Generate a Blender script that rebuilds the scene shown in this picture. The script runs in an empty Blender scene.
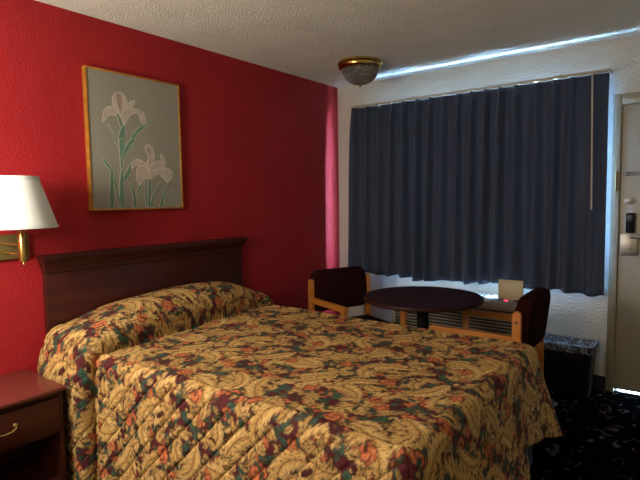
import bpy, bmesh, math, random
import numpy as np
from mathutils import Vector, Matrix
random.seed(7); rng = np.random.default_rng(11)
PI = math.pi
sc = bpy.context.scene
C = bpy.context.scene.collection
FZ = -0.09          # floor height
CZ = 2.44           # ceiling height
RX, RY = 4.1, -6.2  # room extents

# ---------------------------------------------------------------- camera
yaw, pitch, roll, foc = 0.6492341292, 0.0781863709, -0.0149156496, 507.78433
fw = Vector((-math.sin(yaw)*math.cos(pitch), math.cos(yaw)*math.cos(pitch), -math.sin(pitch)))
r0 = Vector((math.cos(yaw), math.sin(yaw), 0)); u0 = r0.cross(fw)
rr = math.cos(roll)*r0 + math.sin(roll)*u0
uu = -math.sin(roll)*r0 + math.cos(roll)*u0
cam_data = bpy.data.cameras.new('camera'); cam = bpy.data.objects.new('camera', cam_data); C.objects.link(cam)
M = Matrix.Identity(4)
for i in range(3):
    M[i][0] = rr[i]; M[i][1] = uu[i]; M[i][2] = -fw[i]
M.translation = Vector((2.92698, -4.17939, 1.34057))
cam.matrix_world = M
cam_data.sensor_fit = 'HORIZONTAL'; cam_data.sensor_width = 36; cam_data.lens = foc*36/640
cam_data.clip_start = 0.02
sc.camera = cam

# ---------------------------------------------------------------- world, lights, exposure
w = bpy.data.worlds.new('sky'); sc.world = w; w.use_nodes = True
bg = w.node_tree.nodes['Background']
bg.inputs[0].default_value = (0.40, 0.68, 1.0, 1); bg.inputs[1].default_value = 210.0
vs = sc.view_settings
vs.view_transform = 'Standard'; vs.look = 'None'; vs.gamma = 1; vs.use_curve_mapping = False
vs.exposure = 0.47

def lamp(name, kind, loc, power, col, size=0.1, target=None, sy=None):
    d = bpy.data.lights.new(name, kind); d.energy = power; d.color = col
    if kind == 'POINT': d.shadow_soft_size = size
    if kind == 'AREA':
        d.size = size
        if sy: d.shape = 'RECTANGLE'; d.size_y = sy
    o = bpy.data.objects.new(name, d); C.objects.link(o); o.location = loc
    if target is not None:
        o.rotation_euler = (Vector(target)-Vector(loc)).to_track_quat('-Z', 'Y').to_euler()
    return o
lamp('room_lamp_light', 'POINT', (0.72, -4.05, 1.5), 84, (1.0, 0.93, 0.80), 0.22)
lamp('back_fill_light', 'POINT', (1.9, -5.85, 1.7), 36, (1.0, 0.92, 0.80), 0.3)  # added fill light in the back of the room, no actual lamp there
pw = lamp('window_portal', 'AREA', (1.275, 0.06, 1.45), 1, (1, 1, 1), 1.95, (1.275, -5, 1.45), 1.2); pw.data.cycles.is_portal = True
pd = lamp('door_gap_portal', 'AREA', (2.95, 0.075, FZ+0.02), 1, (1, 1, 1), 1.1, (2.95, -5, FZ+0.02), 0.035); pd.data.cycles.is_portal = True

# ---------------------------------------------------------------- material helpers
def sr(r, g, b):
    f = lambda c: (c/255/12.92) if c/255 <= .04045 else ((c/255+.055)/1.055)**2.4
    return (f(r), f(g), f(b), 1)
def mat(name, col, rough=0.5, metal=0.0, spec=0.5):
    m = bpy.data.materials.new(name); m.use_nodes = True
    b = m.node_tree.nodes['Principled BSDF']
    b.inputs['Base Color'].default_value = col; b.inputs['Roughness'].default_value = rough
    b.inputs['Metallic'].default_value = metal; b.inputs['Specular IOR Level'].default_value = spec
    return m
def nd(m, t, **k):
    n = m.node_tree.nodes.new(t)
    for a, v in k.items(): setattr(n, a, v)
    return n
def lk(m, a, b): m.node_tree.links.new(a, b)
def bsdf(m): return m.node_tree.nodes['Principled BSDF']
def coords(m, scale=(1, 1, 1)):
    tc = nd(m, 'ShaderNodeTexCoord'); mp = nd(m, 'ShaderNodeMapping'); mp.inputs['Scale'].default_value = scale
    lk(m, tc.outputs['Object'], mp.inputs[0]); return mp.outputs[0]
def noise(m, vec, scale, detail=3, rough=.5, dist=0):
    n = nd(m, 'ShaderNodeTexNoise'); lk(m, vec, n.inputs['Vector'])
    n.inputs['Scale'].default_value = scale; n.inputs['Detail'].default_value = detail
    n.inputs['Roughness'].default_value = rough; n.inputs['Distortion'].default_value = dist
    return n.outputs['Fac']
def ramp(m, fac, stops, interp='LINEAR'):
    r = nd(m, 'ShaderNodeValToRGB'); lk(m, fac, r.inputs[0]); e = r.color_ramp.elements
    r.color_ramp.interpolation = interp
    e[0].position, e[0].color = stops[0]; e[1].position, e[1].color = stops[-1]
    for p, c in stops[1:-1]:
        x = e.new(p); x.color = c
    return r.outputs[0]
def bump(m, h, strength, dist):
    b = nd(m, 'ShaderNodeBump'); lk(m, h, b.inputs['Height'])
    b.inputs['Strength'].default_value = strength; b.inputs['Distance'].default_value = dist
    lk(m, b.outputs[0], bsdf(m).inputs['Normal'])
def textured(name, c1, c2, scale, rough=.5, bs=0, bd=.002, bscale=None, stretch=(1, 1, 1), metal=0, detail=4, spec=.5):
    m = mat(name, c1, rough, metal, spec); v = coords(m, stretch)
    lk(m, ramp(m, noise(m, v, scale, detail), [(.3, c1), (.7, c2)]), bsdf(m).inputs['Base Color'])
    if bs: bump(m, noise(m, v, bscale or scale, 4, .55), bs, bd)
    return m

def plaster(name, c1, c2, bscale, bs, bd, rough=.85):
    m = mat(name, c1, rough, spec=.3); v = coords(m)
    lk(m, ramp(m, noise(m, v, 3, 4), [(.35, c1), (.65, c2)]), bsdf(m).inputs['Base Color'])
    n1 = noise(m, v, bscale, 3, .6); r = ramp(m, n1, [(.35, (0, 0, 0, 1)), (.65, (1, 1, 1, 1))])
    bump(m, r, bs, bd); return m
M_red = plaster('red_wall_paint', sr(156, 27, 32), sr(147, 24, 29), 75, .4, .003, .62)
M_white = plaster('offwhite_wall_paint', sr(196, 190, 172), sr(188, 182, 164), 60, .6, .005)
M_ceil = plaster('popcorn_ceiling', sr(234, 234, 220), sr(226, 226, 211), 95, .8, .006, .95)
M_door = textured('door_paint', sr(154, 146, 122), sr(146, 138, 114), 2.5, .45, .15, .001, 60)
M_frame = textured('frame_paint', sr(140, 130, 102), sr(132, 122, 95), 4, .45)
M_base = textured('black_vinyl', sr(14, 14, 15), sr(22, 21, 22), 9, .4)
M_dwood = textured('dark_cherry_wood', sr(50, 18, 13), sr(68, 26, 17), 6, .36, .05, .0005, 40, (1, .25, 4), spec=.35)
M_ntop = textured('nightstand_top_veneer', sr(96, 42, 36), sr(108, 48, 40), 5, .3, .04, .0005, 60, (4, .3, 1))
M_oak = textured('honey_oak', sr(184, 118, 44), sr(162, 96, 34), 7, .4, .05, .0006, 50, (.6, 3, 3))
M_maroon = textured('maroon_upholstery', sr(34, 11, 12), sr(42, 14, 15), 25, 1, spec=.05, bs=.4, bd=.001, bscale=700)
M_tabletop = textured('dark_walnut_laminate', sr(34, 13, 13), sr(44, 17, 16), 5, .45, 0, spec=.2, stretch=(1, 6, 1))
M_black = textured('black_metal', sr(12, 12, 13), sr(17, 17, 18), 10, .5)
M_brass = textured('polished_brass', sr(204, 172, 100), sr(180, 148, 78), 4, .25, metal=1)
M_abrass = textured('aged_brass_plate', sr(142, 126, 74), sr(120, 104, 58), 8, .33, metal=.5)
M_chrome = textured('brushed_steel', sr(170, 166, 154), sr(148, 143, 132), 6, .42, metal=1)
M_gold = textured('gilt_frame', sr(200, 138, 58), sr(168, 108, 40), 20, .35, metal=.35)
M_print = textured('print_paper', sr(142, 138, 124), sr(134, 130, 117), 1.6, .35)
M_petal = textured('petal_ink', sr(184, 170, 154), sr(158, 142, 130), 22, .4)
M_petald = textured('petal_shade_ink', sr(150, 128, 116), sr(140, 118, 106), 22, .4)
M_leaf = textured('leaf_ink', sr(84, 118, 96), sr(104, 132, 110), 18, .4)
M_line = textured('outline_ink', sr(206, 198, 180), sr(196, 188, 170), 18, .4)
M_base_fab = textured('box_spring_cloth', sr(24, 30, 34), sr(30, 37, 41), 60, .95)
M_mattress = textured('mattress_ticking', sr(190, 186, 176), sr(180, 176, 166), 30, .9)
M_ac = textured('ac_casing_paint', sr(150, 140, 122), sr(142, 132, 114), 5, .5)
M_lid = textured('beige_plastic', sr(172, 158, 122), sr(164, 150, 116), 5, .45)
M_vent = textured('dark_vent', sr(22, 22, 22), sr(30, 29, 28), 10, .6)
M_panel = textured('control_panel_plastic', sr(140, 146, 156), sr(130, 136, 148), 10, .4)
M_paper = textured('leaflet_paper', sr(214, 216, 214), sr(204, 206, 206), 10, .6)
M_green = textured('leaflet_green_print', sr(70, 100, 66), sr(52, 78, 52), 25, .5)
M_bin = textured('black_plastic', sr(10, 10, 11), sr(16, 16, 18), 8, .42)
M_keypad = textured('keypad_plastic', sr(9, 9, 10), sr(12, 12, 13), 30, .6, spec=.1)
M_rail = textured('beige_metal_rail', sr(176, 162, 134), sr(164, 150, 122), 12, .45)
M_wand = textured('beige_plastic_wand', sr(176, 166, 146), sr(168, 158, 138), 12, .35)
M_led = mat('red_indicator', sr(255, 30, 50)); bsdf(M_led).inputs['Emission Color'].default_value = (1, .03, .08, 1); bsdf(M_led).inputs['Emission Strength'].default_value = 2.5
M_curtain = textured('navy_curtain_cloth', sr(42, 54, 76), sr(37, 48, 70), 30, .75, .3, .0006, 900)
bsdf(M_curtain).inputs['Sheen Weight'].default_value = .15
_o = M_curtain.node_tree.nodes['Material Output']; _m = nd(M_curtain, 'ShaderNodeMixShader'); _m.inputs[0].default_value = .010
_t = nd(M_curtain, 'ShaderNodeBsdfTranslucent'); _t.inputs[0].default_value = (.3, .36, .5, 1)
lk(M_curtain, bsdf(M_curtain).outputs[0], _m.inputs[1]); lk(M_curtain, _t.outputs[0], _m.inputs[2]); lk(M_curtain, _m.outputs[0], _o.inputs[0])

def glassy(name, tint, mixf, rough=.05):
    m = bpy.data.materials.new(name); m.use_nodes = True; nt = m.node_tree; nt.nodes.clear()
    o = nd(m, 'ShaderNodeOutputMaterial'); mx = nd(m, 'ShaderNodeMixShader')
    t = nd(m, 'ShaderNodeBsdfTransparent'); t.inputs[0].default_value = tint
    g = nd(m, 'ShaderNodeBsdfGlossy'); g.inputs['Roughness'].default_value = rough
    mx.inputs[0].default_value = mixf
    lk(m, t.outputs[0], mx.inputs[1]); lk(m, g.outputs[0], mx.inputs[2]); lk(m, mx.outputs[0], o.inputs[0]); return m
M_pane = glassy('window_glass', (.92, .96, 1, 1), .08)
# carpet
M_carpet = mat('dark_patterned_carpet', sr(20, 18, 22), 1.0, spec=0)
v = coords(M_carpet)
mp2 = coords(M_carpet, (1.0, .6, 1))
n = noise(M_carpet, mp2, 15, 2, .5, 1.2)
vo = nd(M_carpet, 'ShaderNodeTexVoronoi'); lk(M_carpet, mp2, vo.inputs['Vector']); vo.inputs['Scale'].default_value = 13; vo.inputs['Randomness'].default_value = .8
mk = ramp(M_carpet, n, [(.60, (0, 0, 0, 1)), (.66, (1, 1, 1, 1))])
vc = ramp(M_carpet, vo.outputs['Color'], [(0, sr(52, 26, 28)), (.35, sr(68, 62, 58)), (.6, sr(76, 70, 66)), (.85, sr(30, 30, 40))], 'CONSTANT')
mxx = nd(M_carpet, 'ShaderNodeMix', data_type='RGBA'); lk(M_carpet, mk, mxx.inputs[0])
mxx.inputs[6].default_value = sr(8, 7, 8); lk(M_carpet, vc, mxx.inputs[7])
lk(M_carpet, mxx.outputs[2], bsdf(M_carpet).inputs['Base Color'])
bump(M_carpet, noise(M_carpet, v, 500, 2), .7, .004)
# lamp shade: translucent pleated fabric
M_shade = mat('pleated_shade_fabric', sr(214, 216, 212), .8)
bsdf(M_shade).inputs['Transmission Weight'].default_value = 0
M_film = glassy('clear_film', (.97, .97, .97, 1), .12, .18)
# prismatic glass bowl
M_bowl = mat('prismatic_glass', sr(176, 172, 170), .08, spec=.8)
bsdf(M_bowl).inputs['Transmission Weight'].default_value = .7
bsdf(M_bowl).inputs['IOR'].default_value = 1.35
_vb = nd(M_bowl, 'ShaderNodeTexVoronoi'); lk(M_bowl, coords(M_bowl), _vb.inputs['Vector']); _vb.inputs['Scale'].default_value = 62; bump(M_bowl, _vb.outputs['Distance'], 1.0, .02)
lk(M_bowl, ramp(M_bowl, _vb.outputs['Distance'], [(.1, sr(236, 232, 230)), (.6, sr(165, 160, 158))]), bsdf(M_bowl).inputs['Base Color'])
# bin liner
M_liner = bpy.data.materials.new('liner_film'); M_liner.use_nodes = True
nt = M_liner.node_tree; nt.nodes.clear()
o_ = nd(M_liner, 'ShaderNodeOutputMaterial'); mx = nd(M_liner, 'ShaderNodeMixShader'); t_ = nd(M_liner, 'ShaderNodeBsdfTransparent')
g_ = nd(M_liner, 'ShaderNodeBsdfPrincipled'); g_.inputs['Base Color'].default_value = sr(170, 182, 196); g_.inputs['Roughness'].default_value = .25
_vl = coords(M_liner, (1, 1, .6)); _nl = noise(M_liner, _vl, 42, 3, .6, 1.5)
lk(M_liner, ramp(M_liner, _nl, [(.46, (.04, .04, .04, 1)), (.62, (.55, .55, .55, 1))]), mx.inputs[0])
_bl = nd(M_liner, 'ShaderNodeBump'); lk(M_liner, _nl, _bl.inputs['Height']); _bl.inputs['Distance'].default_value = .02; lk(M_liner, _bl.outputs[0], g_.inputs['Normal'])
lk(M_liner, t_.outputs[0], mx.inputs[1]); lk(M_liner, g_.outputs[0], mx.inputs[2]); lk(M_liner, mx.outputs[0], o_.inputs[0])

# ---------------------------------------------------------------- mesh helpers
def add_box(bm, x0, x1, y0, y1, z0, z1, bev=0.0, seg=2, mtx=None):
    vs_ = [bm.verts.new((x, y, z)) for x in (x0, x1) for y in (y0, y1) for z in (z0, z1)]
    F = [(0, 1, 3, 2), (4, 6, 7, 5), (0, 4, 5, 1), (2, 3, 7, 6), (0, 2, 6, 4), (1, 5, 7, 3)]
    fs = [bm.faces.new([vs_[i] for i in f]) for f in F]
    if mtx is not None: bmesh.ops.transform(bm, matrix=mtx, verts=vs_)
    if bev:
        ed = list({e for f in fs for e in f.edges})
        bmesh.ops.bevel(bm, geom=ed, offset=bev, segments=seg, affect='EDGES', profile=.5)
def add_lathe(bm, prof, seg=48, c=(0, 0, 0), axis='Z', wob=None):
    rings = []
    for r, z in prof:
        ring = []
        for i in range(seg):
            a = 2*PI*i/seg; q = r*(wob(i, z) if wob else 1)
            p = (q*math.cos(a), q*math.sin(a), z)
            if axis == 'Y': p = (p[0], p[2], p[1])
            if axis == 'X': p = (p[2], p[0], p[1])
            ring.append(bm.verts.new((p[0]+c[0], p[1]+c[1], p[2]+c[2])))
        rings.append(ring)
    for a, b in zip(rings, rings[1:]):
        for i in range(seg): bm.faces.new((a[i], a[(i+1) % seg], b[(i+1) % seg], b[i]))
    return rings
def cap(bm, ring): bm.faces.new(ring)
def add_tube(bm, pts, r, seg=10, caps=True):
    pts = [Vector(p) for p in pts]; rings = []
    for i, p in enumerate(pts):
        d = (pts[min(i+1, len(pts)-1)]-pts[max(i-1, 0)]).normalized()
        a = d.orthogonal().normalized() if i == 0 else (A - A.dot(d)*d).normalized()
        A = a; b = d.cross(a)
        rings.append([bm.verts.new(p + r*(math.cos(2*PI*k/seg)*a + math.sin(2*PI*k/seg)*b)) for k in range(seg)])
    for a, b in zip(rings, rings[1:]):
        for i in range(seg): bm.faces.new((a[i], a[(i+1) % seg], b[(i+1) % seg], b[i]))
    if caps: bm.faces.new(rings[0][::-1]); bm.faces.new(rings[-1])
def add_prism(bm, poly, a0, a1, axis):
    def P(u, v_, a): return {'X': (a, u, v_), 'Y': (u, a, v_), 'Z': (u, v_, a)}[axis]
    A_ = [bm.verts.new(P(u, v_, a0)) for u, v_ in poly]; B_ = [bm.verts.new(P(u, v_, a1)) for u, v_ in poly]
    n_ = len(poly)
    for i in range(n_): bm.faces.new((A_[i], A_[(i+1) % n_], B_[(i+1) % n_], B_[i]))
    bm.faces.new(A_[::-1]); bm.faces.new(B_)
def obj(name, bm, m, parent=None, smooth=True, loc=None, angle=40):
    bmesh.ops.recalc_face_normals(bm, faces=bm.faces)
    me = bpy.data.meshes.new(name); bm.to_mesh(me); bm.free()
    if m: me.materials.append(m)
    if smooth:
        me.polygons.foreach_set('use_smooth', [True]*len(me.polygons))
        me.set_sharp_from_angle(angle=math.radians(angle))
    o = bpy.data.objects.new(name, me); C.objects.link(o)
    if parent: o.parent = parent
    if loc: o.location = loc
    return o
def BM(): return bmesh.new()
def box(name, m, parent, *a, bev=.002, **k):
    b = BM(); add_box(b, *a, bev=bev, **k); return obj(name, b, m, parent)
def tag(o, label, cat, group=None):
    o['label'] = label; o['category'] = cat
    if group: o['group'] = group
    return o
def thing(name, label, cat, loc=(0, 0, 0), rz=0, group=None):
    o = bpy.data.objects.new(name, None); C.objects.link(o); o.location = loc; o.rotation_euler = (0, 0, rz)
    o.empty_display_size = .1
    return tag(o, label, cat, group)
def struct(o): o['kind'] = 'structure'; return o
def origin(o, loc):
    """move a top-level mesh object's origin to loc, keeping it where it is"""
    l = Vector(loc); o.data.transform(Matrix.Translation(-l)); o.location = l; return o

# ================================================================ the room
T = .14
struct(box('floor', M_carpet, None, -T, RX+T, RY-T, 0.5, FZ-.1, FZ, bev=0))
struct(box('ceiling', M_ceil, None, -T, RX+T, RY-T, T, CZ, CZ+.1, bev=0))
struct(box('wall_left', M_red, None, -T, 0, RY, 0, FZ, CZ, bev=0))
struct(box('wall_right', M_white, None, RX, RX+T, RY, 0, FZ, CZ, bev=0))
struct(box('wall_front', M_white, None, -T, RX+T, RY-T, RY, FZ, CZ, bev=0))
WX0, WX1, WZ0, WZ1 = .50, 2.28, .84, 2.06      # window opening
DX0, DX1, DZ1 = 2.432, 3.37, 1.985            # door opening
b = BM()
for a in [(-T, WX0, FZ, CZ), (WX0, WX1, FZ, WZ0), (WX0, WX1, WZ1, CZ), (WX1, DX0, FZ, CZ), (DX0, DX1, DZ1, CZ), (DX1, RX+T, FZ, CZ)]:
    add_box(b, a[0], a[1], 0, T, a[2], a[3])
bmesh.ops.remove_doubles(b, verts=b.verts, dist=1e-5)
struct(obj('wall_back', b, M_white, smooth=False))
# window
b = BM()
for a in [(WX0, WX1, WZ0, WZ0+.045), (WX0, WX1, WZ1-.045, WZ1), (WX0, WX0+.045, WZ0+.045, WZ1-.045), (WX1-.045, WX1, WZ0+.045, WZ1-.045), (1.25, 1.29, WZ0+.045, WZ1-.045)]:
    add_box(b, a[0], a[1], .07, .115, a[2], a[3], bev=.003)
win = struct(obj('window_1', b, M_frame))
box('window_pane', M_pane, win, WX0+.04, WX1-.04, .09, .096, WZ0+.04, WZ1-.04, bev=0)
# baseboards
b = BM(); add_prism(b, [(0, FZ), (-.012, FZ), (-.008, FZ+.098), (0, FZ+.102)], 0.0, 2.384, 'X')
struct(obj('baseboard_back', b, M_base, smooth=False))
b = BM(); add_prism(b, [(0, FZ), (.012, FZ), (.008, FZ+.098), (0, FZ+.102)], RY, -.013, 'Y')
struct(obj('baseboard_left', b, M_base, smooth=False))
# door frame (metal casing round the doorway)
b = BM()
for x0, x1, z0, z1 in [(2.385, 2.437, FZ, 2.05), (3.365, 3.42, FZ, 2.05), (2.437, 3.365, 1.975, 2.05)]:
    add_box(b, x0, x1, -.018, T-.01, z0, z1, bev=.004)
add_box(b, 2.43, 2.455, .051, .07, FZ, 1.98); add_box(b, 3.345, 3.37, .051, .07, FZ, 1.98); add_box(b, 2.43, 3.37, .051, .07, 1.96, 1.98)
struct(obj('trim_1', b, M_frame))
b = BM(); add_box(b, 2.437, 3.365, .01, .12, FZ, FZ+.006, bev=.002)
struct(obj('trim_2', b, M_chrome))      # metal threshold strip
door = struct(box('door_1', M_door, None, 2.438, 3.364, .006, .05, FZ+.02, 1.974, bev=.003))
# door hardware
b = BM(); add_lathe(b, [(.0, -.012), (.014, -.012), (.018, -.008), (.034, -.006), (.037, 0), (.037, .004)], 32, (0, 0, 0), 'Y')
bmesh.ops.scale(b, vec=(1, 1, .68), verts=b.verts)
dbp = obj('deadbolt', b, M_chrome, door, loc=(2.50, .006, 1.302))
b = BM(); add_box(b, -.004, .004, -.026, -.008, -.016, .016, bev=.003, mtx=Matrix.Rotation(1.2, 4, 'Y'))
obj('thumb_turn', b, M_chrome, dbp)
kp = box('lock_reader', M_keypad, door, 2.483, 2.535, -.028, .006, 1.078, 1.218, bev=.005)
b = BM(); add_box(b, 2.489, 2.529, -.0295, -.027, 1.16, 1.205, bev=.001)
obj('reader_window', b, M_base, kp)
ep = box('lock_plate', M_chrome, door, 2.448, 2.56, -.008, .007, .915, 1.072, bev=.004)
b = BM(); add_lathe(b, [(0, -.045), (.012, -.045), (.013, -.03), (.013, 0), (.02, .002)], 24, (2.515, 0, 1.052), 'Y')
add_tube(b, [(2.505, -.042, 1.052), (2.54, -.048, 1.053), (2.6, -.046, 1.052), (2.635, -.044, 1.05)], .009, 12)
obj('lever_handle', b, M_chrome, ep)
b = BM(); add_lathe(b, [(0, -.016), (.007, -.016), (.009, -.01), (.012, -.008)], 20, (2.513, 0, .975), 'Y')
obj('lock_button', b, M_chrome, ep)
# swing bar guard: plate and hinged bar on the door, latch post on the frame
sb = box('swing_bar_guard', M_chrome, door, 2.472, 2.482, -.018, .007, 1.478, 1.512, bev=.002)
b = BM(); add_tube(b, [(2.462, -.03, 1.504), (2.55, -.03, 1.504), (2.556, -.03, 1.495), (2.55, -.03, 1.486), (2.462, -.03, 1.486)], .0045, 8)
add_tube(b, [(2.55, -.03, 1.512), (2.55, .006, 1.512)], .004, 8)
obj('swing_bar', b, M_chrome, sb)
trim = bpy.data.objects['trim_1']
b = BM(); add_box(b, 2.408, 2.424, -.026, -.016, 1.375, 1.515, bev=.003)
add_tube(b, [(2.416, -.03, 1.38), (2.416, -.034, 1.45), (2.416, -.03, 1.51)], .005, 8)
obj('guard_plate', b, M_abrass, trim)
b = BM(); add_box(b, 2.4285, 2.4375, -.0195, .02, .98, 1.12, bev=.001); obj('strike_plate', b, M_frame, trim)

# ================================================================ curtain
ctn = thing('curtain', 'long dark navy pleated curtain covering the window on the white wall', 'curtain', (1.26, -.10, FZ))
def rel(o, par): o.location = Vector(o.location) - Vector(par.location); return o
nx_, nz_ = 560, 46
cx0, cx1, ctop, cbot = .215, 2.362, 2.197, .64
ks = [0]
x = cx0
while x < cx1:
    x += random.uniform(.105, .165); ks.append(x)
centres = np.array(ks[1:])
def fold(x, t):
    # t 0 top .. 1 bottom ; returns outward offset
    ph = np.interp(x, np.r_[cx0-.05, centres], np.arange(len(centres)+1))*2*PI
    flat = np.clip((cx1-.19-x)/.07, 0, 1)
    am = (.046+.022*t+.012*np.sin(x*9))*(.3+.7*flat)
    yy = am*(.5-.5*np.cos(ph+.5*t*np.sin(x*13)))**(2.6-1.5*min(1, t*3)) + .006*np.sin(ph*.5+1.3+2.2*t)*t + .004*np.sin(ph*2+t*3)*t
    return yy
b = BM(); rows = []
for j in range(nz_+1):
    t = j/nz_; row = []
    for i in range(nx_+1):
        s = i/nx_; x = cx0+(cx1-cx0)*s
        sway = .012*math.sin(7*s+1.3)*t + .004*math.sin(40*s+2*t)*t
        xo = x + sway - (.03*t if s < .02 else .03*t*max(0, 1-s*4)) 
        hem = .010*math.sin(11*s+.6)+.009*math.sin(31*s)+.006*math.sin(90*s)
        z = ctop + (cbot+hem-ctop)*t
        y = -.068-.022*min(1, t*8) - float(fold(x, t)) - .01*t
        row.append(b.verts.new((xo, y, z)))
    rows.append(row)
for a, c in zip(rows, rows[1:]):
    for i in range(nx_): b.faces.new((a[i], a[i+1], c[i+1], c[i]))
cl = rel(obj('curtain_cloth', b, M_curtain, ctn, angle=80), ctn)
so = cl.modifiers.new('thickness', 'SOLIDIFY'); so.thickness = .003
b = BM(); add_box(b, .205, 2.37, -.094, -.078, 2.200, 2.222, bev=.003)
add_box(b, .205, .215, -.09, -.001, 2.2, 2.222, bev=.002); add_box(b, 2.36, 2.37, -.09, -.001, 2.2, 2.222, bev=.002)
for x in (.86, 1.52, 2.05): add_box(b, x-.008, x+.008, -.088, -.001, 2.215, 2.232, bev=.002)
rail = rel(obj('curtain_rail', b, M_rail, ctn), ctn)
for c_ in centres[:-1]:
    b = BM(); add_tube(b, [(c_, -.106, 2.204), (c_, -.112, 2.197), (c_, -.1, 2.188)], .0022, 6)
    obj('curtain_hook', b, M_chrome, rail)
b = BM(); add_tube(b, [(2.275, -.195, 2.185), (2.283, -.2, 1.8), (2.292, -.2, 1.245)], .0055, 10)
add_tube(b, [(2.274, -.11, 2.205), (2.275, -.195, 2.185)], .003, 6)
rel(obj('pull_wand', b, M_wand, ctn), ctn)

# ================================================================ heating / cooling unit
ac = thing('air_conditioner', 'beige through-wall heating and cooling unit with louvred grille below the curtain', 'air conditioner', (1.335, -.15, FZ))
X0, X1, Y0, ZT = .80, 1.872, -.36, .548
b = BM()
add_box(b, X0, X1, Y0, -.001, FZ, .10, bev=.006); add_box(b, X0, X1, Y0, -.001, .50, ZT, bev=.006)
add_box(b, X0, X0+.03, Y0, -.001, .095, .505); add_box(b, X1-.04, X1, Y0, -.001, .095, .505)
rel(obj('casing', b, M_ac, ac), ac)
rel(box('grille_backing', M_vent, ac, X0+.02, X1-.02, Y0+.045, -.002, .095, .505), ac)
b = BM()
for i in range(16): add_box(b, X0+.025, X1-.035, Y0+.004, Y0+.016, .112+i*.025, .112+i*.025+.009, bev=.001)
rel(obj('grille', b, M_ac, ac), ac)
b = BM()
for i in range(20):
    x = X0+.06+i*.036
    add_box(b, x, x+.022, -.2, -.07, ZT-.002, ZT+.003, bev=.001)
rel(obj('air_outlet', b, M_vent, ac), ac)
cp = rel(obj('control_panel', (lambda q: (add_box(q, 1.64, 1.85, -.345, -.19, ZT-.002, ZT+.006, bev=.002), q)[1])(BM()), M_panel, ac), ac)
for x, y in [(1.675, -.24), (1.675, -.29), (1.8, -.24), (1.8, -.29)]:
    b = BM(); add_box(b, x, x+.028, y, y+.02, ZT+.004, ZT+.010, bev=.002); obj('button', b, M_vent, cp)
b = BM(); add_box(b, 1.725, 1.752, -.284, -.270, ZT+.004, ZT+.011, bev=.002); obj('indicator_light', b, M_led, cp)
b = BM(); add_box(b, 0, .19, -.006, .006, 0, .152, bev=.005, mtx=Matrix.Translation((1.652, -.205, ZT+.004)) @ Matrix.Rotation(-.12, 4, 'X'))
rel(obj('lid', b, M_lid, ac), ac)
b = BM(); add_box(b, -.05, .05, -.105, .105, 0, .002, mtx=Matrix.Translation((1.585, -.235, ZT+.0035)) @ Matrix.Rotation(-.12, 4, 'Z'))
lf = origin(obj('leaflet', b, M_paper), (1.585, -.235, ZT+.004)); tag(lf, 'white paper leaflet lying on the window unit left of its raised lid', 'leaflet')
b = BM(); add_box(b, -.035, .035, -.085, .03, 0, .002, mtx=Matrix.Translation((1.475, -.22, ZT+.0035)) @ Matrix.Rotation(-.2, 4, 'Z'))
g = origin(obj('leaflet', b, M_green), (1.475, -.22, ZT+.004)); tag(g, 'dark green printed leaflet lying on the window unit beside the table rim', 'leaflet')

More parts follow.
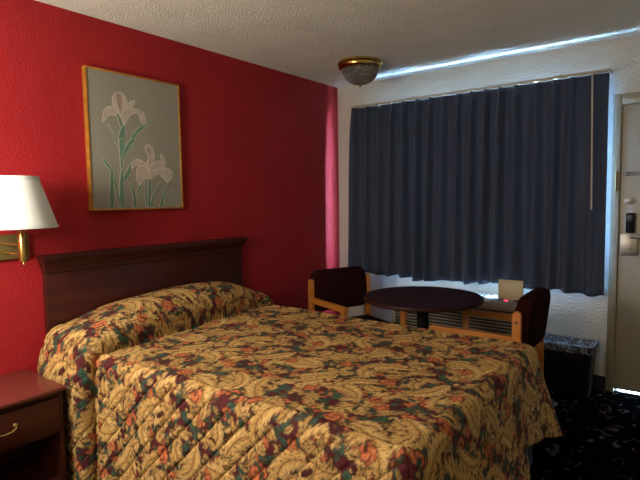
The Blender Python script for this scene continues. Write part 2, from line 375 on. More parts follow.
# ================================================================ picture
pic = thing('framed_picture', 'tall iris flower print in a thin gilt frame on the red wall', 'picture', (0, -2.268, 1.30))
Y_0, Y_1, Z_0, Z_1 = -2.598, -1.932, 1.298, 2.14
b = BM(); fwid = .011
for a in [(Y_0, Y_1, Z_0, Z_0+fwid), (Y_0, Y_1, Z_1-fwid, Z_1), (Y_0, Y_0+fwid, Z_0+fwid, Z_1-fwid), (Y_1-fwid, Y_1, Z_0+fwid, Z_1-fwid)]:
    add_box(b, .001, .036, a[0], a[1], a[2], a[3], bev=.0015)
rel(obj('frame', b, M_gold, pic), pic)
b = BM(); add_box(b, .004, .030, Y_0+fwid-.001, Y_1-fwid+.001, Z_0+fwid-.001, Z_1-fwid+.001)
pr = rel(obj('print', b, M_print, pic, smooth=False), pic)
IRIS = [('petal', [(-2.429, 1.975), (-2.41, 2.006), (-2.387, 2.018), (-2.359, 2.014), (-2.342, 1.988), (-2.33, 1.948), (-2.356, 1.903), (-2.376, 1.872), (-2.397, 1.906), (-2.422, 1.936)]),
 ('petal_dark', [(-2.401, 1.999), (-2.378, 2.011), (-2.368, 1.968), (-2.379, 1.9), (-2.394, 1.931)]),
 ('petal', [(-2.405, 1.926), (-2.44, 1.925), (-2.467, 1.917), (-2.49, 1.886), (-2.498, 1.83), (-2.474, 1.86), (-2.452, 1.879), (-2.416, 1.879), (-2.393, 1.895)]),
 ('petal', [(-2.355, 1.912), (-2.322, 1.933), (-2.274, 1.931), (-2.231, 1.923), (-2.208, 1.888), (-2.21, 1.853), (-2.234, 1.855), (-2.252, 1.904), (-2.285, 1.908), (-2.324, 1.882), (-2.35, 1.838), (-2.369, 1.819), (-2.381, 1.851)]),
 ('petal', [(-2.331, 1.94), (-2.306, 1.972), (-2.281, 1.984), (-2.287, 1.962), (-2.312, 1.934)]),
 ('leaf', [(-2.407, 1.885), (-2.393, 1.886), (-2.367, 1.828), (-2.379, 1.802)]),
 ('leaf', [(-2.395, 1.767), (-2.361, 1.824), (-2.353, 1.779), (-2.359, 1.667), (-2.401, 1.664)]),
 ('leaf', [(-2.19, 1.847), (-2.241, 1.829), (-2.291, 1.785), (-2.332, 1.714), (-2.351, 1.668), (-2.323, 1.67), (-2.309, 1.716), (-2.262, 1.78)]),
 ('leaf', [(-2.468, 1.817), (-2.439, 1.771), (-2.416, 1.699), (-2.403, 1.692), (-2.422, 1.756), (-2.451, 1.802)]),
 ('leaf', [(-2.397, 1.729), (-2.366, 1.732), (-2.37, 1.635), (-2.382, 1.558), (-2.395, 1.567), (-2.396, 1.653)]),
 ('leaf', [(-2.319, 1.735), (-2.289, 1.738), (-2.336, 1.676), (-2.378, 1.596), (-2.369, 1.664)]),
 ('leaf', [(-2.329, 1.589), (-2.32, 1.55), (-2.356, 1.491), (-2.385, 1.456), (-2.383, 1.49), (-2.348, 1.549)]),
 ('leaf', [(-2.396, 1.538), (-2.381, 1.529), (-2.38, 1.442), (-2.379, 1.309), (-2.408, 1.31), (-2.41, 1.412)]),
 ('leaf', [(-2.521, 1.608), (-2.487, 1.591), (-2.449, 1.536), (-2.427, 1.46), (-2.419, 1.412), (-2.408, 1.31), (-2.422, 1.345), (-2.438, 1.431), (-2.46, 1.526), (-2.493, 1.572)]),
 ('leaf', [(-2.465, 1.526), (-2.446, 1.526), (-2.455, 1.311), (-2.479, 1.311)]),
 ('leaf', [(-2.341, 1.471), (-2.315, 1.433), (-2.296, 1.373), (-2.296, 1.308), (-2.318, 1.308), (-2.318, 1.383)]),
 ('leaf', [(-2.263, 1.463), (-2.256, 1.443), (-2.292, 1.383), (-2.288, 1.413)]),
 ('leaf', [(-2.234, 1.483), (-2.22, 1.413), (-2.208, 1.306), (-2.225, 1.306), (-2.232, 1.403)]),
 ('leaf', [(-2.199, 1.484), (-2.182, 1.474), (-2.199, 1.306), (-2.215, 1.312)]),
 ('leaf', [(-2.104, 1.481), (-2.136, 1.434), (-2.173, 1.362), (-2.172, 1.305), (-2.196, 1.305), (-2.181, 1.373), (-2.142, 1.444)]),
 ('leaf', [(-2.048, 1.482), (-2.076, 1.403), (-2.106, 1.304), (-2.13, 1.304), (-2.095, 1.393)]),
 ('leaf', [(-2.019, 1.425), (-2.052, 1.393), (-2.091, 1.351), (-2.071, 1.393)]),
 ('petal', [(-2.32, 1.56), (-2.313, 1.595), (-2.278, 1.616), (-2.234, 1.603), (-2.212, 1.58), (-2.197, 1.535), (-2.247, 1.573), (-2.291, 1.581)]),
 ('petal', [(-2.218, 1.694), (-2.188, 1.716), (-2.155, 1.678), (-2.157, 1.617), (-2.19, 1.56), (-2.211, 1.595), (-2.192, 1.636)]),
 ('petal_dark', [(-2.205, 1.685), (-2.184, 1.677), (-2.177, 1.627), (-2.192, 1.58), (-2.186, 1.636)]),
 ('petal', [(-2.102, 1.656), (-2.078, 1.642), (-2.074, 1.591), (-2.131, 1.552), (-2.191, 1.525), (-2.177, 1.581), (-2.128, 1.614), (-2.098, 1.61)]),
 ('petal', [(-2.282, 1.552), (-2.246, 1.578), (-2.202, 1.555), (-2.192, 1.505), (-2.239, 1.493), (-2.264, 1.458), (-2.284, 1.492)]),
 ('petal', [(-2.185, 1.525), (-2.13, 1.563), (-2.069, 1.57), (-2.02, 1.551), (-2.021, 1.509), (-2.06, 1.482), (-2.096, 1.512), (-2.132, 1.532), (-2.181, 1.495)])]

def smooth_poly(p, n_=5):
    out = []
    N = len(p)
    for i in range(N):
        a, b_, c, d = [np.array(p[(i+k) % N]) for k in (-1, 0, 1, 2)]
        for k in range(n_):
            t = k/n_
            out.append(.5*((2*b_)+(-a+c)*t+(2*a-5*b_+4*c-d)*t*t+(-a+3*b_-3*c+d)*t**3))
    return np.array(out)
def offset_poly(P_, d):
    nx1 = np.roll(P_, -1, 0); pv = np.roll(P_, 1, 0); tg = nx1-pv; tg /= np.linalg.norm(tg, axis=1)[:, None]+1e-9
    ar = np.sum(P_[:, 0]*nx1[:, 1]-nx1[:, 0]*P_[:, 1]); nn = np.stack([tg[:, 1], -tg[:, 0]], 1)*(1 if ar > 0 else -1)
    return P_+nn*d
def flat(nm, m_, P_, x, par):
    bm = BM(); f = bm.faces.new([bm.verts.new((x, float(y), float(z))) for y, z in P_])
    r = bmesh.ops.extrude_face_region(bm, geom=[f])
    for v_ in r['geom']:
        if isinstance(v_, bmesh.types.BMVert): v_.co.x -= .0009
    bmesh.ops.triangulate(bm, faces=bm.faces); return obj(nm, bm, m_, par, smooth=False)
for i, (k, pts) in enumerate(IRIS):
    P_ = smooth_poly(pts); P_[:, 1] = np.clip(P_[:, 1], Z_0+fwid+.003, None); zx = .0312 + .00012*i
    if k != 'petal_dark': flat('leaf_outline' if k == 'leaf' else 'petal_outline', M_line, offset_poly(P_, .0022 if k == 'leaf' else .0035), zx-.00006, pr)
    flat({'petal': 'petal', 'petal_dark': 'petal_shading', 'leaf': 'leaf'}[k], {'petal': M_petal, 'petal_dark': M_petald, 'leaf': M_leaf}[k], P_, zx, pr)

# ================================================================ bed
bed = thing('bed', 'double bed with a dark wooden moulded-top headboard against the red wall', 'bed', (1.15, -2.15, FZ))
b = BM()
add_box(b, .002, .045, -2.885, -1.405, FZ, 1.0, bev=.003)
hb = rel(obj('headboard', b, M_dwood, bed), bed)
prof = [(.002, .955), (.047, .955), (.052, .965), (.052, .985), (.06, .99), (.066, 1.005), (.076, 1.02), (.085, 1.03), (.09, 1.04), (.09, 1.062), (.002, 1.062)]
b = BM(); rings = []
ys = [(-2.885, 1), (-1.405, -1)]
A_ = [b.verts.new((x, -2.885-(x-.045)*.55 if x > .045 else -2.885-(.0 if z < .98 else .024), z)) for x, z in prof]
B_ = [b.verts.new((x, -1.405+(x-.045)*.55 if x > .045 else -1.405+(.0 if z < .98 else .024), z)) for x, z in prof]
for i in range(len(prof)): b.faces.new((A_[i], A_[(i+1) % len(prof)], B_[(i+1) % len(prof)], B_[i]))
b.faces.new(A_[::-1]); b.faces.new(B_)
o = obj('crown_moulding', b, M_dwood, hb, angle=25)
o.location = -(Vector(bed.location)) - Vector(hb.location) if False else -Vector(bed.location)-Vector(hb.location)
rel(box('box_spring', M_base_fab, bed, .06, 2.255, -2.83, -1.47, FZ+.03, .28, bev=.02), bed)
rel(box('mattress', M_mattress, bed, .06, 2.17, -2.83, -1.47, .285, .535, bev=.04, seg=3), bed)

# ---- bedspread pattern (woven colours of the cloth), drawn as a repeating tile
TS = 1.0; TN = 500; PS = 1.22
gy, gx = np.mgrid[0:TN, 0:TN]*(TS/TN)
def S3(r, g, b_): return np.array(sr(r, g, b_)[:3])
col = np.zeros((TN, TN, 3)); col[:] = S3(84, 30, 34)
def wrapd(a): return (a+TS/2) % TS - TS/2
def leafshape(x0, y0, a, L, W, k0, k1, n_lobe, base, hi, dark, lob=.3):
    N = 22; ang = a; px, py = [x0], [y0]
    for i in range(N):
        t = i/N; ang += (k0+(k1-k0)*t*t)/N; px.append(px[-1]+L/N*math.cos(ang)); py.append(py[-1]+L/N*math.sin(ang))
    best = np.full((TN, TN), 9.); T_ = np.zeros((TN, TN)); D_ = np.zeros((TN, TN))
    mx_, my_ = np.mean(px), np.mean(py)
    X = wrapd(gx-mx_); Y = wrapd(gy-my_)
    R_ = max(math.hypot(q-mx_, s-my_) for q, s in zip(px, py))+W
    sel = np.where((np.abs(X) < R_) & (np.abs(Y) < R_)); X = X[sel]; Y = Y[sel]
    bst = np.full(X.shape, 9.); tt = np.zeros(X.shape); dd = np.zeros(X.shape)
    for i in range(N):
        ax, ay = px[i]-mx_, py[i]-my_; bx_, by_ = px[i+1]-mx_, py[i+1]-my_
        vx, vy = bx_-ax, by_-ay; l2 = vx*vx+vy*vy
        u = np.clip(((X-ax)*vx+(Y-ay)*vy)/l2, 0, 1); ex = X-ax-u*vx; ey = Y-ay-u*vy
        d2 = ex*ex+ey*ey; m_ = d2 < bst
        bst[m_] = d2[m_]; tt[m_] = (i+u[m_])/N; dd[m_] = np.sign(vx*ey-vy*ex)[m_]
    d = np.sqrt(bst); env = np.maximum(np.sin(PI*np.clip(tt, 0, 1)**.75), 0)**.6
    ph = n_lobe*(tt+.10-.22*d/W)
    saw = np.abs(((ph) % 1)-.5)*2
    wd = W*env*((1-lob)+lob*(1-saw**1.6))
    ins = d < wd
    edge = ins & (wd-d < .0042)
    vein = ((((ph+.5) % 1) < .13) | ((((ph) % 1) < .07) & (d < wd*.6))) & (d > .004)
    spine = d < .0024
    shade = np.clip(.25+.75*(d/np.maximum(wd, 1e-6))+.15*dd, 0, 1)[:, None]
    cc = base*(1-shade)+hi*shade
    cc[vein | edge | spine] = dark
    c0 = col[sel]; c0[ins] = cc[ins]; col[sel] = c0
def rosette(x0, y0, R, base, hi, dark, petals=6, ph0=0.):
    X = wrapd(gx-x0); Y = wrapd(gy-y0); r = np.hypot(X, Y); th = np.arctan2(Y, X)+ph0
    rad = R*(.82+.18*np.abs(np.cos(th*petals/2)))
    ins = r < rad; sp = (np.sin(th*2+r/R*9) > .72) | (rad-r < .0035)
    mixv = np.clip(.5+.5*np.sin(th*petals+r/R*5), 0, 1)[..., None]; cc = base*(1-mixv)+hi*mixv; cc[sp] = dark
    col[ins] = cc[ins]
G1, G2 = S3(56, 86, 70), S3(80, 106, 84)
R1, R2 = S3(184, 94, 56), S3(206, 124, 78)
T1, T2 = S3(188, 142, 74), S3(226, 188, 118)
DK = S3(62, 34, 20)
rp = random.Random(5)
def jgrid(n_, j):
    return [(((i+.5)/n_+rp.uniform(-j, j))*TS, ((k+.5)/n_+rp.uniform(-j, j))*TS) for i in range(n_) for k in range(n_)]
for x0, y0 in jgrid(12, .04): leafshape(x0, y0, rp.uniform(0, 6.28), rp.uniform(.07, .11), rp.uniform(.020, .032), rp.uniform(-1, 1), rp.uniform(-3, 3), 3, G1, G2, G1*.45, .4)
for x0, y0 in jgrid(7, .05): rosette(x0, y0, rp.uniform(.032, .05), R1, R2, DK*1.6, rp.choice([5, 6]), rp.uniform(0, 6))
for x0, y0 in jgrid(9, .05):
    s = rp.choice([-1, 1]); leafshape(x0, y0, rp.uniform(0, 6.28), rp.uniform(.10, .15), rp.uniform(.026, .040), s*1., s*rp.uniform(2, 5), 5, T1*.92, T2*.95, DK, .55)
for x0, y0 in jgrid(5, .05): rosette(x0, y0, rp.uniform(.03, .045), R1, R2, DK*1.6, 6, rp.uniform(0, 6))
for x0, y0 in jgrid(9, .05): leafshape(x0, y0, rp.uniform(0, 6.28), rp.uniform(.04, .07), rp.uniform(.012, .018), rp.uniform(-1, 1), rp.uniform(-4, 4), 3, G1, G2, G1*.45, .3)
for x0, y0 in jgrid(6, .055):
    s = rp.choice([-1, 1]); leafshape(x0, y0, rp.uniform(0, 6.28), rp.uniform(.17, .24), rp.uniform(.042, .062), s*.8, s*rp.uniform(3.0, 5.5), 7, T1, T2, DK, .55)
for x0, y0 in jgrid(11, .04):
    s = rp.choice([-1, 1]); leafshape(x0, y0, rp.uniform(0, 6.28), rp.uniform(.045, .08), rp.uniform(.012, .019), s*1.2, s*rp.uniform(2, 6), 3, *rp.choice([(T1, T2), (T1, T2), (T1*.85, T2*.85), (G1, G2)]), DK, .45)
for x0, y0 in jgrid(9, .05): leafshape(x0, y0, rp.uniform(0, 6.28), rp.uniform(.04, .08), rp.uniform(.011, .019), rp.uniform(-1, 1), rp.uniform(-4, 4), 3, *rp.choice([(G1, G2), (G1, G2), (S3(84, 30, 34), S3(92, 36, 38))]), DK*.7, .35)
for x0, y0 in jgrid(4, .08):
    s = rp.choice([-1, 1]); leafshape(x0, y0, rp.uniform(0, 6.28), rp.uniform(.28, .36), rp.uniform(.05, .065), s*.8, s*rp.uniform(3.5, 6.5), 9, T1, T2, DK, .5)
for x0, y0 in jgrid(3, .1): rosette(x0, y0, rp.uniform(.04, .055), R1, R2, DK*1.6, 6, rp.uniform(0, 6))
for x0, y0 in jgrid(7, .06):
    s = rp.choice([-1, 1]); leafshape(x0, y0, rp.uniform(0, 6.28), rp.uniform(.05, .08), rp.uniform(.008, .012), s*1.5, s*rp.uniform(5, 9), 3, *rp.choice([(R1, R2), (G1, G2), (T1, T2), (S3(84, 30, 34), S3(96, 38, 40))]), DK, .3)
for ax_ in (0, 1): col = .5*col+.25*np.roll(col, 1, ax_)+.25*np.roll(col, -1, ax_)
def sample(U, V):
    fx = (U/TS*TN) % TN; fy = (V/TS*TN) % TN
    i0 = np.floor(fx).astype(int) % TN; j0 = np.floor(fy).astype(int) % TN; a = (fx-np.floor(fx))[:, None]; b_ = (fy-np.floor(fy))[:, None]
    i1 = (i0+1) % TN; j1 = (j0+1) % TN
    return (col[j0, i0]*(1-a)+col[j0, i1]*a)*(1-b_)+(col[j1, i0]*(1-a)+col[j1, i1]*a)*b_

# ---- bedspread surface
ZB = .577; Rr = .062; ix0, ix1, iy0, iy1 = .075, 2.20, -2.82, -1.485
st = .005
def hump(x, y):
    t = np.clip((iy1-y)/(iy1-iy0), 0, 1)
    xf = .35+.13*t; xb = .0; q = np.clip((x-xb)/(xf-xb), 0, 1)
    g = np.clip(1-np.abs(2*q-1)**3.2, 0, 1)**.5
    g = np.where(q < .5, 1-.22*(1-q*2), g)*(x <= xf)
    h = .085+.03*t+(.215-.085-.03*t)*(1-np.abs(2*t-1)**3)
    return h*g-.014*np.exp(-((x-xf-.012)/.02)**2)*(x > xf-.01), g*(x <= xf)
def quilt(U, V):
    s = .086
    d1 = np.abs(((U+V)/math.sqrt(2)/s) % 1-.5)*2; d2 = np.abs(((U-V)/math.sqrt(2)/s) % 1-.5)*2   # 1 at the stitch line
    k = .3+.7*np.clip((iy0+.05-V)/.1, 0, 1)*(1-.6*np.clip((U-1.45)/.4, 0, 1))      # pulled flat on top, puffy where it hangs
    return k*(-.011*np.clip((d2-.62)/.38, 0, 1)**1.7-.0045*np.clip((d1-.7)/.3, 0, 1)**2)
def lump(U, V):
    return .006*np.sin(2.3*U+1)*np.sin(3.1*V+.5)+.003*np.sin(9*U+3*V)+.002*np.sin(17*V-8*U+2)
xs = np.r_[np.linspace(ix0, .30, 46)[:-1], np.linspace(.30, .53, 110)[:-1], np.linspace(.53, ix1, 335)]; ys_ = np.linspace(iy0, iy1, int((iy1-iy0)/st)+1)
verts = []; uvs = []; faces = []
GX, GY = np.meshgrid(xs, ys_); nX, nY = len(xs), len(ys_)
H_, g_ = hump(GX, GY)

tt_ = np.clip((iy1-GY)/(iy1-iy0), 0, 1); qq_ = GX/(.35+.13*tt_)
GXo = GX+.05*g_*np.clip((qq_-.5)/.5, 0, 1)
Us = np.zeros_like(GX); Us[:, 1:] = np.cumsum(np.hypot(np.diff(GXo, axis=1), np.diff(H_, axis=1)), axis=1)
Us += ix1-Us[:, -1:]          # unfolded cloth length, measured back from the foot
Z_ = ZB+H_+quilt(Us, GY)+lump(GX, GY)
V0 = np.stack([GXo.ravel(), GY.ravel(), Z_.ravel()], 1); 
U0 = np.stack([Us.ravel(), GY.ravel()], 1)
idx = np.arange(nX*nY).reshape(nY, nX)
F0 = np.stack([idx[:-1, :-1].ravel(), idx[:-1, 1:].ravel(), idx[1:, 1:].ravel(), idx[1:, :-1].ravel()], 1)
# perimeter: near side (head to foot), near corner, foot, far corner, far side (foot to head)
pP, pN, pI = [], [], []
for i in range(nX): pP.append((GXo[0, i], iy0)); pN.append(-PI/2); pI.append(idx[0, i])
for k in range(1, 40): pP.append((ix1, iy0)); pN.append(-PI/2+PI/2*k/40); pI.append(idx[0, -1])
for j in range(nY): pP.append((ix1, ys_[j])); pN.append(0); pI.append(idx[j, -1])
for k in range(1, 40): pP.append((ix1, iy1)); pN.append(PI/2*k/40); pI.append(idx[-1, -1])
for i in range(nX-1, -1, -1): pP.append((GXo[-1, i], iy1)); pN.append(PI/2); pI.append(idx[-1, i])
pP = np.array(pP); pN = np.array(pN); pI = np.array(pI); NP = len(pP)
arc = Rr*PI/2
per = np.r_[0, np.cumsum(np.hypot(*np.diff(pP, axis=0).T)+np.abs(np.diff(pN))*.3)]
near = (pN < -.01); foot = (np.abs(pN) < 1e-6); far = pN > .01
Lh = np.full(NP, .70)
side_far = pN > PI/2-.001
fy = pP[:, 1]
slot = foot & (fy > -1.83)
Lh[slot] = .43+.07*((fy[slot]+1.83)/.345); Lh[far] = .50
Lh[far & ~side_far] = .50+.03*np.sin(2*pN[far & ~side_far])
NE = 118
e = (np.linspace(0, 1, NE+1)[1:])[None, :]*Lh[:, None]      # NP x NE
theta = np.minimum(e/Rr, PI/2); dn = np.maximum(e-arc, 0)
corner = np.sin(2*np.abs(pN)); corner[np.abs(np.abs(pN)-PI/2) < 1e-6] = 0
fl = np.where(foot, .13, np.where(near, .05, .06))+.30*corner*(far) + .12*corner*near
# soften the flare change into the foot
for _ in range(60): fl[1:-1] = .25*fl[:-2]+.5*fl[1:-1]+.25*fl[2:]
wave = np.sin(per*2*PI/.27+1.)*.5+np.sin(per*2*PI/.43)*.5
pX = pP[:, 0].copy(); pX[:nX] = xs; pX[-nX:] = xs[::-1]
Hp, gp = hump(pX, pP[:, 1]); gp = np.clip(gp*1.5, 0, 1)*(np.abs(np.abs(pN)-PI/2) < 1e-6); nr_ = np.abs(pN+PI/2) < 1e-6
groove = np.where(nr_, .03*np.exp(-((pX-.505)/.03)**2)*(pX > .47), 0)
bulge = -groove[:, None]*np.clip(e/.1, 0, 1)+gp[:, None]*(.085*np.sin(np.clip(e/.30, 0, 1)*PI/2)-.03*np.clip((e-.3)/.3, 0, 1))
out = Rr*np.sin(theta)+dn*fl[:, None]+wave[:, None]*.014*(dn/.5)**1.0+bulge
pU = pP[:, 0].copy(); pU[:nX] = Us[0]; pU[-nX:] = Us[-1, ::-1]
Uv = pU[:, None]+np.cos(pN)[:, None]*e; Vv = pP[:, 1][:, None]+np.sin(pN)[:, None]*e
q = quilt(Uv, Vv)*1.2+lump(Uv, Vv)*np.clip(1-e/.1, 0, 1)
out = out+q*np.sin(theta)
down = Rr*(1-np.cos(theta))+dn*np.sqrt(np.clip(1-fl[:, None]**2, .3, 1))
Zp = ZB-down+Hp[:, None]*(1-np.clip(e/.42, 0, 1)**1.3)+q*np.cos(theta)
Zp = np.maximum(Zp, FZ+.006)
Xp = pP[:, 0][:, None]+np.cos(pN)[:, None]*out; Yp = pP[:, 1][:, None]+np.sin(pN)[:, None]*out
V1 = np.stack([Xp.ravel(), Yp.ravel(), Zp.ravel()], 1); U1 = np.stack([Uv.ravel(), Vv.ravel()], 1)
base = len(V0); id1 = base+np.arange(NP*NE).reshape(NP, NE); id1 = np.concatenate([pI[:, None], id1], 1)
F1 = np.stack([id1[:-1, :-1].ravel(), id1[:-1, 1:].ravel(), id1[1:, 1:].ravel(), id1[1:, :-1].ravel()], 1)
V = np.concatenate([V0, V1]); UV = np.concatenate([U0, U1]); F = np.concatenate([F0, F1[:, ::-1]])
F = [list(dict.fromkeys(f)) for f in F.tolist()]; F = [f for f in F if len(f) >= 3]
V = V-np.array([1.15, -2.15, FZ])
me = bpy.data.meshes.new('bedspread'); me.from_pydata(V.tolist(), [], F)
cols = sample(UV[:, 0]*PS+.5, UV[:, 1]*PS+.3)
at = me.attributes.new('weave', 'FLOAT_COLOR', 'POINT')
at.data.foreach_set('color', np.concatenate([cols, np.ones((len(cols), 1))], 1).ravel())
me.polygons.foreach_set('use_smooth', [True]*len(me.polygons)); me.update()
M_quilt = mat('floral_quilt_cloth', (1, 1, 1, 1), .8, spec=.25)
an = nd(M_quilt, 'ShaderNodeAttribute', attribute_name='weave')
vq = coords(M_quilt); ns = noise(M_quilt, vq, 60, 3)
hs = nd(M_quilt, 'ShaderNodeMix', data_type='RGBA', blend_type='MULTIPLY'); hs.inputs[0].default_value = 1
lk(M_quilt, an.outputs['Color'], hs.inputs[6]); lk(M_quilt, ramp(M_quilt, ns, [(.3, (.82, .82, .82, 1)), (.7, (1, 1, 1, 1))]), hs.inputs[7])
lk(M_quilt, hs.outputs[2], bsdf(M_quilt).inputs['Base Color'])
bump(M_quilt, noise(M_quilt, vq, 90, 3), .35, .003)
me.materials.append(M_quilt)
bs_ = bpy.data.objects.new('bedspread', me); C.objects.link(bs_); bs_.location = (1.15, -2.15, FZ)
so = bs_.modifiers.new('thickness', 'SOLIDIFY'); so.thickness = .006; so.offset = -1
tag(bs_, 'quilted bedspread with gold, green, rust and burgundy scrolling leaves over bed', 'bedspread')

# ================================================================ nightstand
ns_ = thing('nightstand', 'dark cherry wood nightstand with one drawer beside the near side of bed', 'nightstand', (.22, -3.28, FZ))
NX, NY1, NY0, NZ = .45, -3.012, -3.56, .452
rel(box('top', M_ntop, ns_, .013, NX+.012, NY0-.01, NY1+.008, NZ-.02, NZ, bev=.005, seg=3), ns_)
b = BM()
add_box(b, .013, NX-.02, NY1-.02, NY1, FZ, NZ-.02, bev=.002); add_box(b, .013, NX-.02, NY0, NY0+.02, FZ, NZ-.02, bev=.002)
add_box(b, .013, .025, NY0+.01, NY1-.01, FZ+.05, NZ-.02); add_box(b, .02, NX-.03, NY0+.01, NY1-.01, FZ+.05, FZ+.07); add_box(b, .02, NX-.03, NY0+.01, NY1-.01, .215, .232)
add_box(b, NX-.03, NX-.02, NY0+.015, NY1-.015, NZ-.045, NZ-.02)
rel(obj('cabinet_body', b, M_dwood, ns_), ns_)
dr = rel(box('drawer', M_dwood, ns_, NX-.055, NX-.002, NY0+.024, NY1-.024, .238, NZ-.047, bev=.004), ns_)
b = BM(); yc = (NY0+NY1)/2+.0; zc = .33
add_tube(b, [(NX-.004, yc+.05, zc+.005), (NX+.014, yc+.048, zc-.002), (NX+.018, yc+.03, zc-.012), (NX+.018, yc, zc-.016), (NX+.018, yc-.03, zc-.012), (NX+.014, yc-.048, zc-.002), (NX-.004, yc-.05, zc+.005)], .0035, 8)
add_lathe(b, [(.0, .006), (.009, .005), (.011, 0)], 16, (NX-.003, yc+.05, zc+.005), 'X'); add_lathe(b, [(.0, .006), (.009, .005), (.011, 0)], 16, (NX-.003, yc-.05, zc+.005), 'X')
hh = obj('drawer_pull', b, M_abrass, dr); hh.location = -Vector(ns_.location)-Vector(dr.location)

# ================================================================ wall lamp
wl = thing('wall_lamp', 'brass wall lamp with white pleated shade on the red wall over nightstand', 'lamp', (0, -3.12, 1.055))
b = BM(); add_box(b, .001, .028, -3.255, -2.955, 1.055, 1.185, bev=.004)
rel(obj('wall_plate', b, M_abrass, wl), wl)
LX, LY = .285, -3.092
for z in (1.145, 1.098):
    b = BM(); add_tube(b, [(.026, -3.115, z+.006), (.15, -3.11, z+.002), (LX-.012, LY, z)], .0045, 10)
    rel(obj('arm', b, M_brass, wl), wl)
b = BM(); r_ = add_lathe(b, [(.0, 1.045), (.006, 1.047), (.007, 1.055), (.005, 1.06), (.019, 1.063), (.0195, 1.066), (.0195, 1.215), (.016, 1.222), (.016, 1.27), (.0, 1.272)], 32, (LX, LY, 0))
rel(obj('post', b, M_brass, wl), wl)
# pleated shade (empire form) with spider and bulb
SX, SY = LX-.004, LY-.018; zb, zt = 1.232, 1.470; rb, rt = .176, .103
b = BM(); SEG = 128
def pl(i, z): return 1+.006*(1 if i % 2 else -1)
add_lathe(b, [(rb+(rt-rb)*t, zb+(zt-zb)*t) for t in np.linspace(0, 1, 14)], SEG, (SX, SY, 0), wob=pl)
sh = rel(obj('lamp_shade', b, M_shade, wl, angle=180), wl)
so = sh.modifiers.new('thickness', 'SOLIDIFY'); so.thickness = .0015
for r_, z in ((rb, zb), (rt, zt)):
    b = BM(); add_lathe(b, [(r_-.002, z-.004), (r_+.003, z-.004), (r_+.003, z+.006), (r_-.002, z+.006), (r_-.002, z-.004)], 64, (SX, SY, 0))
    o = obj('shade_trim', b, M_shade, sh); o.location = -Vector(wl.location)-Vector(sh.location)
b = BM()
for k in range(3):
    a = k*2*PI/3+.4; add_tube(b, [(SX, SY, zt-.012), (SX+(rt-.002)*math.cos(a), SY+(rt-.002)*math.sin(a), zt-.002)], .002, 6)
o = obj('shade_spider', b, M_brass, sh); o.location = -Vector(wl.location)-Vector(sh.location)
b = BM(); add_lathe(b, [(.0, 1.27), (.013, 1.272), (.014, 1.295), (.03, 1.33), (.032, 1.35), (.026, 1.375), (.0, 1.388)], 24, (LX, LY, 0))
rel(obj('bulb', b, M_paper, wl), wl)

# ================================================================ ceiling light
cx_, cy_ = .68, -.653
clt = thing('ceiling_light', 'flush ceiling light with brass rim and ribbed glass bowl', 'ceiling light', (cx_, cy_, CZ))
b = BM()
add_lathe(b, [(.0, -.001), (.172, -.001), (.178, -.008), (.18, -.018), (.172, -.026), (.176, -.034), (.172, -.046), (.158, -.052), (.152, -.060), (.143, -.060), (.143, -.03), (0, -.03)], 72)
obj('brass_rim', b, M_brass, clt)
b = BM(); prof = []
for i in range(17):
    a = PI/2*i/16; prof.append((.142*math.cos(a)**.9 if i < 16 else .006, -.055-.125*math.sin(a)))
def ribs(i, z): return 1+.03*(1 if (i+int(round((z)*90))) % 2 else -1)
rg = add_lathe(b, prof, 84, wob=ribs); b.faces.new(rg[-1])
o = obj('glass_bowl', b, M_bowl, clt, smooth=False)
b = BM(); add_lathe(b, [(.0, -.178), (.011, -.179), (.013, -.184), (.006, -.188), (.008, -.194), (.0, -.199)], 20)
obj('finial', b, M_brass, clt)

# ================================================================ round table
tb = thing('round_table', 'round dark pedestal table between the two armchairs by the curtain', 'table', (1.456, -1.128, FZ), .0)
b = BM(); r_ = add_lathe(b, [(0, .760), (.36, .760), (.380, .762), (.388, .768), (.390, .776), (.388, .784), (.383, .789), (.0, .790)], 96)
obj('tabletop', b, M_tabletop, tb, angle=30)
b = BM(); add_lathe(b, [(.16, .759), (.16, .752), (.05, .745), (.038, .73), (.038, .10), (.05, .08), (.05, .05), (0, .05)], 36)
obj('pedestal', b, M_black, tb)
for k in range(4):
    a = k*PI/2; b = BM()
    add_box(b, .03, .31, -.025, .025, .018, .055, bev=.008, mtx=Matrix.Rotation(a, 4, 'Z'))
    add_lathe(b, [(0, 0), (.016, 0), (.018, .006), (.014, .02), (0, .02)], 16, (.285*math.cos(a), .285*math.sin(a), 0))
    obj('foot', b, M_black, tb)

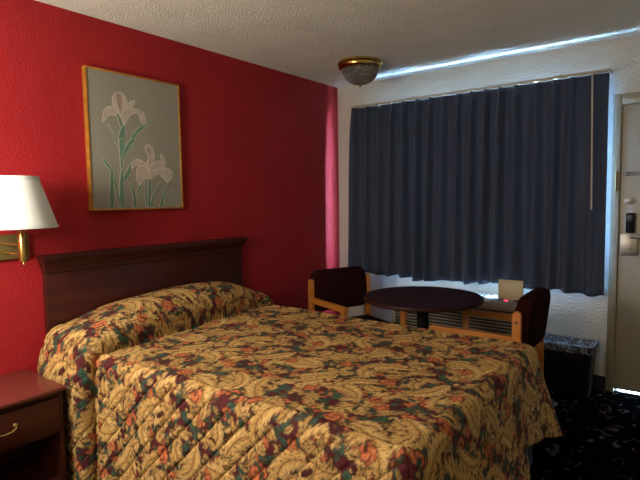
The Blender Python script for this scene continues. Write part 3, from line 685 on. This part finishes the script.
# ================================================================ armchairs
def armchair(label, loc, rz):
    t = thing('armchair', label, 'armchair', loc, rz, 'armchairs at the round table')
    D, Wd = .245, .275
    for s in (-1, 1):
        y0, y1 = (s*Wd-.017, s*Wd+.017)
        # rear post with rounded top
        b = BM(); poly = [(-D-.024, 0), (-D+.024, 0)]
        for k in range(9):
            a = PI*k/8; poly.append((-D+.024*math.cos(a), .772+.024*math.sin(a)))
        add_prism(b, poly, y0, y1, 'Y'); bmesh.ops.bevel(b, geom=[e_ for e_ in b.edges if abs(e_.verts[0].co.y-e_.verts[1].co.y) < 1e-6], offset=.003, segments=2, affect='EDGES')
        rp_ = obj('rear_leg', b, M_oak, t)
        b = BM(); add_lathe(b, [(0, .002), (.006, .0015), (.007, 0)], 16, (-D, y1 if s > 0 else y0, .735), 'Y')
        if s < 0: bmesh.ops.scale(b, vec=(1, 1, 1), verts=b.verts)
        obj('screw', b, M_black, rp_)
        b = BM(); add_box(b, D-.024, D+.024, y0, y1, 0, .622, bev=.006); obj('front_leg', b, M_oak, t)
        b = BM(); poly = [(-D+.022, .608), (-D+.022, .650), (D+.012, .655), (D+.024, .650), (D+.03, .636), (D+.026, .618), (D+.012, .613)]
        add_prism(b, poly, y0-.003, y1+.003, 'Y'); bmesh.ops.bevel(b, geom=[e_ for e_ in b.edges if abs(e_.verts[0].co.y-e_.verts[1].co.y) < 1e-6], offset=.005, segments=2, affect='EDGES')
        obj('armrest', b, M_oak, t)
        b = BM(); add_box(b, -D+.02, D-.02, s*Wd-.011, s*Wd+.011, .30, .35, bev=.004); obj('side_rail', b, M_oak, t)
    b = BM(); add_box(b, D-.012, D+.010, -Wd+.012, Wd-.012, .30, .36, bev=.004); obj('cross_rail', b, M_oak, t); b = BM(); add_box(b, -D-.01, -D+.012, -Wd+.012, Wd-.012, .30, .36, bev=.004)
    obj('cross_rail', b, M_oak, t)
    # cushions
    b = BM(); add_box(b, -.21, .275, -.250, .250, .362, .455, bev=.035, seg=5)
    for v_ in b.verts:
        if v_.co.z > .41: v_.co.z += .018*(1-(v_.co.x/.3)**2)*(1-(v_.co.y/.27)**2)
    obj('seat', b, M_maroon, t)
    def prm(ins, x):
        hw, hh = .252-ins, .168-ins; r = min(.068, hh-.004); P_ = []
        for cy1_, cz1_, a0 in ((hw-r, hh-r, 0), (-hw+r, hh-r, PI/2), (-hw+r, -hh+r, PI), (hw-r, -hh+r, 1.5*PI)):
            for k in range(9):
                a = a0+PI/2*k/8; P_.append((cy1_+r*math.cos(a), cz1_+r*math.sin(a)))
        return [b.verts.new((x, y, z)) for y, z in P_]
    b = BM(); L_ = [prm(.05, -.046), prm(.02, -.045), prm(.006, -.038), prm(0, -.022), prm(0, .022), prm(.006, .038), prm(.02, .046), prm(.05, .05), prm(.10, .056)]
    for a_, c_ in zip(L_, L_[1:]):
        for k in range(len(a_)): b.faces.new((a_[k], a_[(k+1) % len(a_)], c_[(k+1) % len(a_)], c_[k]))
    b.faces.new(L_[0]); b.faces.new(L_[-1])
    bmesh.ops.transform(b, matrix=Matrix.Translation((-.258, 0, .696)) @ Matrix.Rotation(-.11, 4, 'Y'), verts=b.verts)
    obj('backrest', b, M_maroon, t)
    return t
fx, sx = Vector((.92, -.39, 0)), Vector((.39, .92, 0))
armchair('maroon upholstered armchair with oak arms by the red wall, left of table', (.745, -.835, FZ), -.40)
armchair('maroon upholstered armchair with oak arms right of the table, beside the waste bin', (1.861, -1.026, FZ), PI+.02)

# ================================================================ waste bin and liner
BX, BY = 2.152, -.145
def rrect(hw, hd, r, z, n_=6):
    P_ = []
    for cx1_, cy1_, a0 in ((hw-r, hd-r, 0), (-hw+r, hd-r, PI/2), (-hw+r, -hd+r, PI), (hw-r, -hd+r, 1.5*PI)):
        for k in range(n_+1):
            a = a0+PI/2*k/n_; P_.append((cx1_+r*math.cos(a), cy1_+r*math.sin(a), z))
    return P_
def loft(bm, loops, close=True):
    R_ = [[bm.verts.new(p) for p in L_] for L_ in loops]
    for a, c in zip(R_, R_[1:]):
        for i in range(len(a)): bm.faces.new((a[i], a[(i+1) % len(a)], c[(i+1) % len(a)], c[i]))
    return R_
b = BM()
R_ = loft(b, [rrect(.15, .085, .025, .0), rrect(.155, .09, .025, .01), rrect(.179, .112, .03, .355), rrect(.186, .119, .033, .357), rrect(.186, .119, .033, .368), rrect(.180, .113, .03, .369), rrect(.176, .109, .03, .355), rrect(.152, .087, .022, .014)])
b.faces.new(R_[0][::-1]); b.faces.new(R_[-1])
wb = origin(obj('waste_bin', b, M_bin, loc=(BX, BY, FZ)), (0, 0, 0)); wb.location = (BX, BY, FZ)
tag(wb, 'black rectangular plastic waste bin against the white wall beside the door', 'waste bin')
b = BM(); loops = []
rl = random.Random(3); nn = 28*1
base_l = [rrect(.196, .123, .035, 0, 12)]
npt = len(base_l[0]); jit = [rl.uniform(-1, 1) for _ in range(npt)]; jit2 = [rl.uniform(-1, 1) for _ in range(npt)]
def lp(hw, hd, z, amp, ampz):
    P_ = rrect(hw, hd, .034, z, 12); out_ = []
    for i, (x, y, z_) in enumerate(P_):
        f = 1+amp*jit[i]; out_.append((x*f, y*f, z_+ampz*jit2[i]))
    return out_
loops = [lp(.193, .127, .318, .015, .008), lp(.192, .126, .34, .01, .003), lp(.191, .125, .364, .006, .002), lp(.188, .122, .378, .004, .003), lp(.180, .113, .38, .006, .003), lp(.171, .104, .362, .012, .002), lp(.165, .094, .30, .03, .004), lp(.14, .08, .12, .05, .005)]
loft(b, loops)
ln = obj('bin_liner', b, M_liner, loc=(BX, BY, FZ))
tag(ln, 'clear crinkled plastic liner folded over the rim of the black waste bin', 'bin liner')
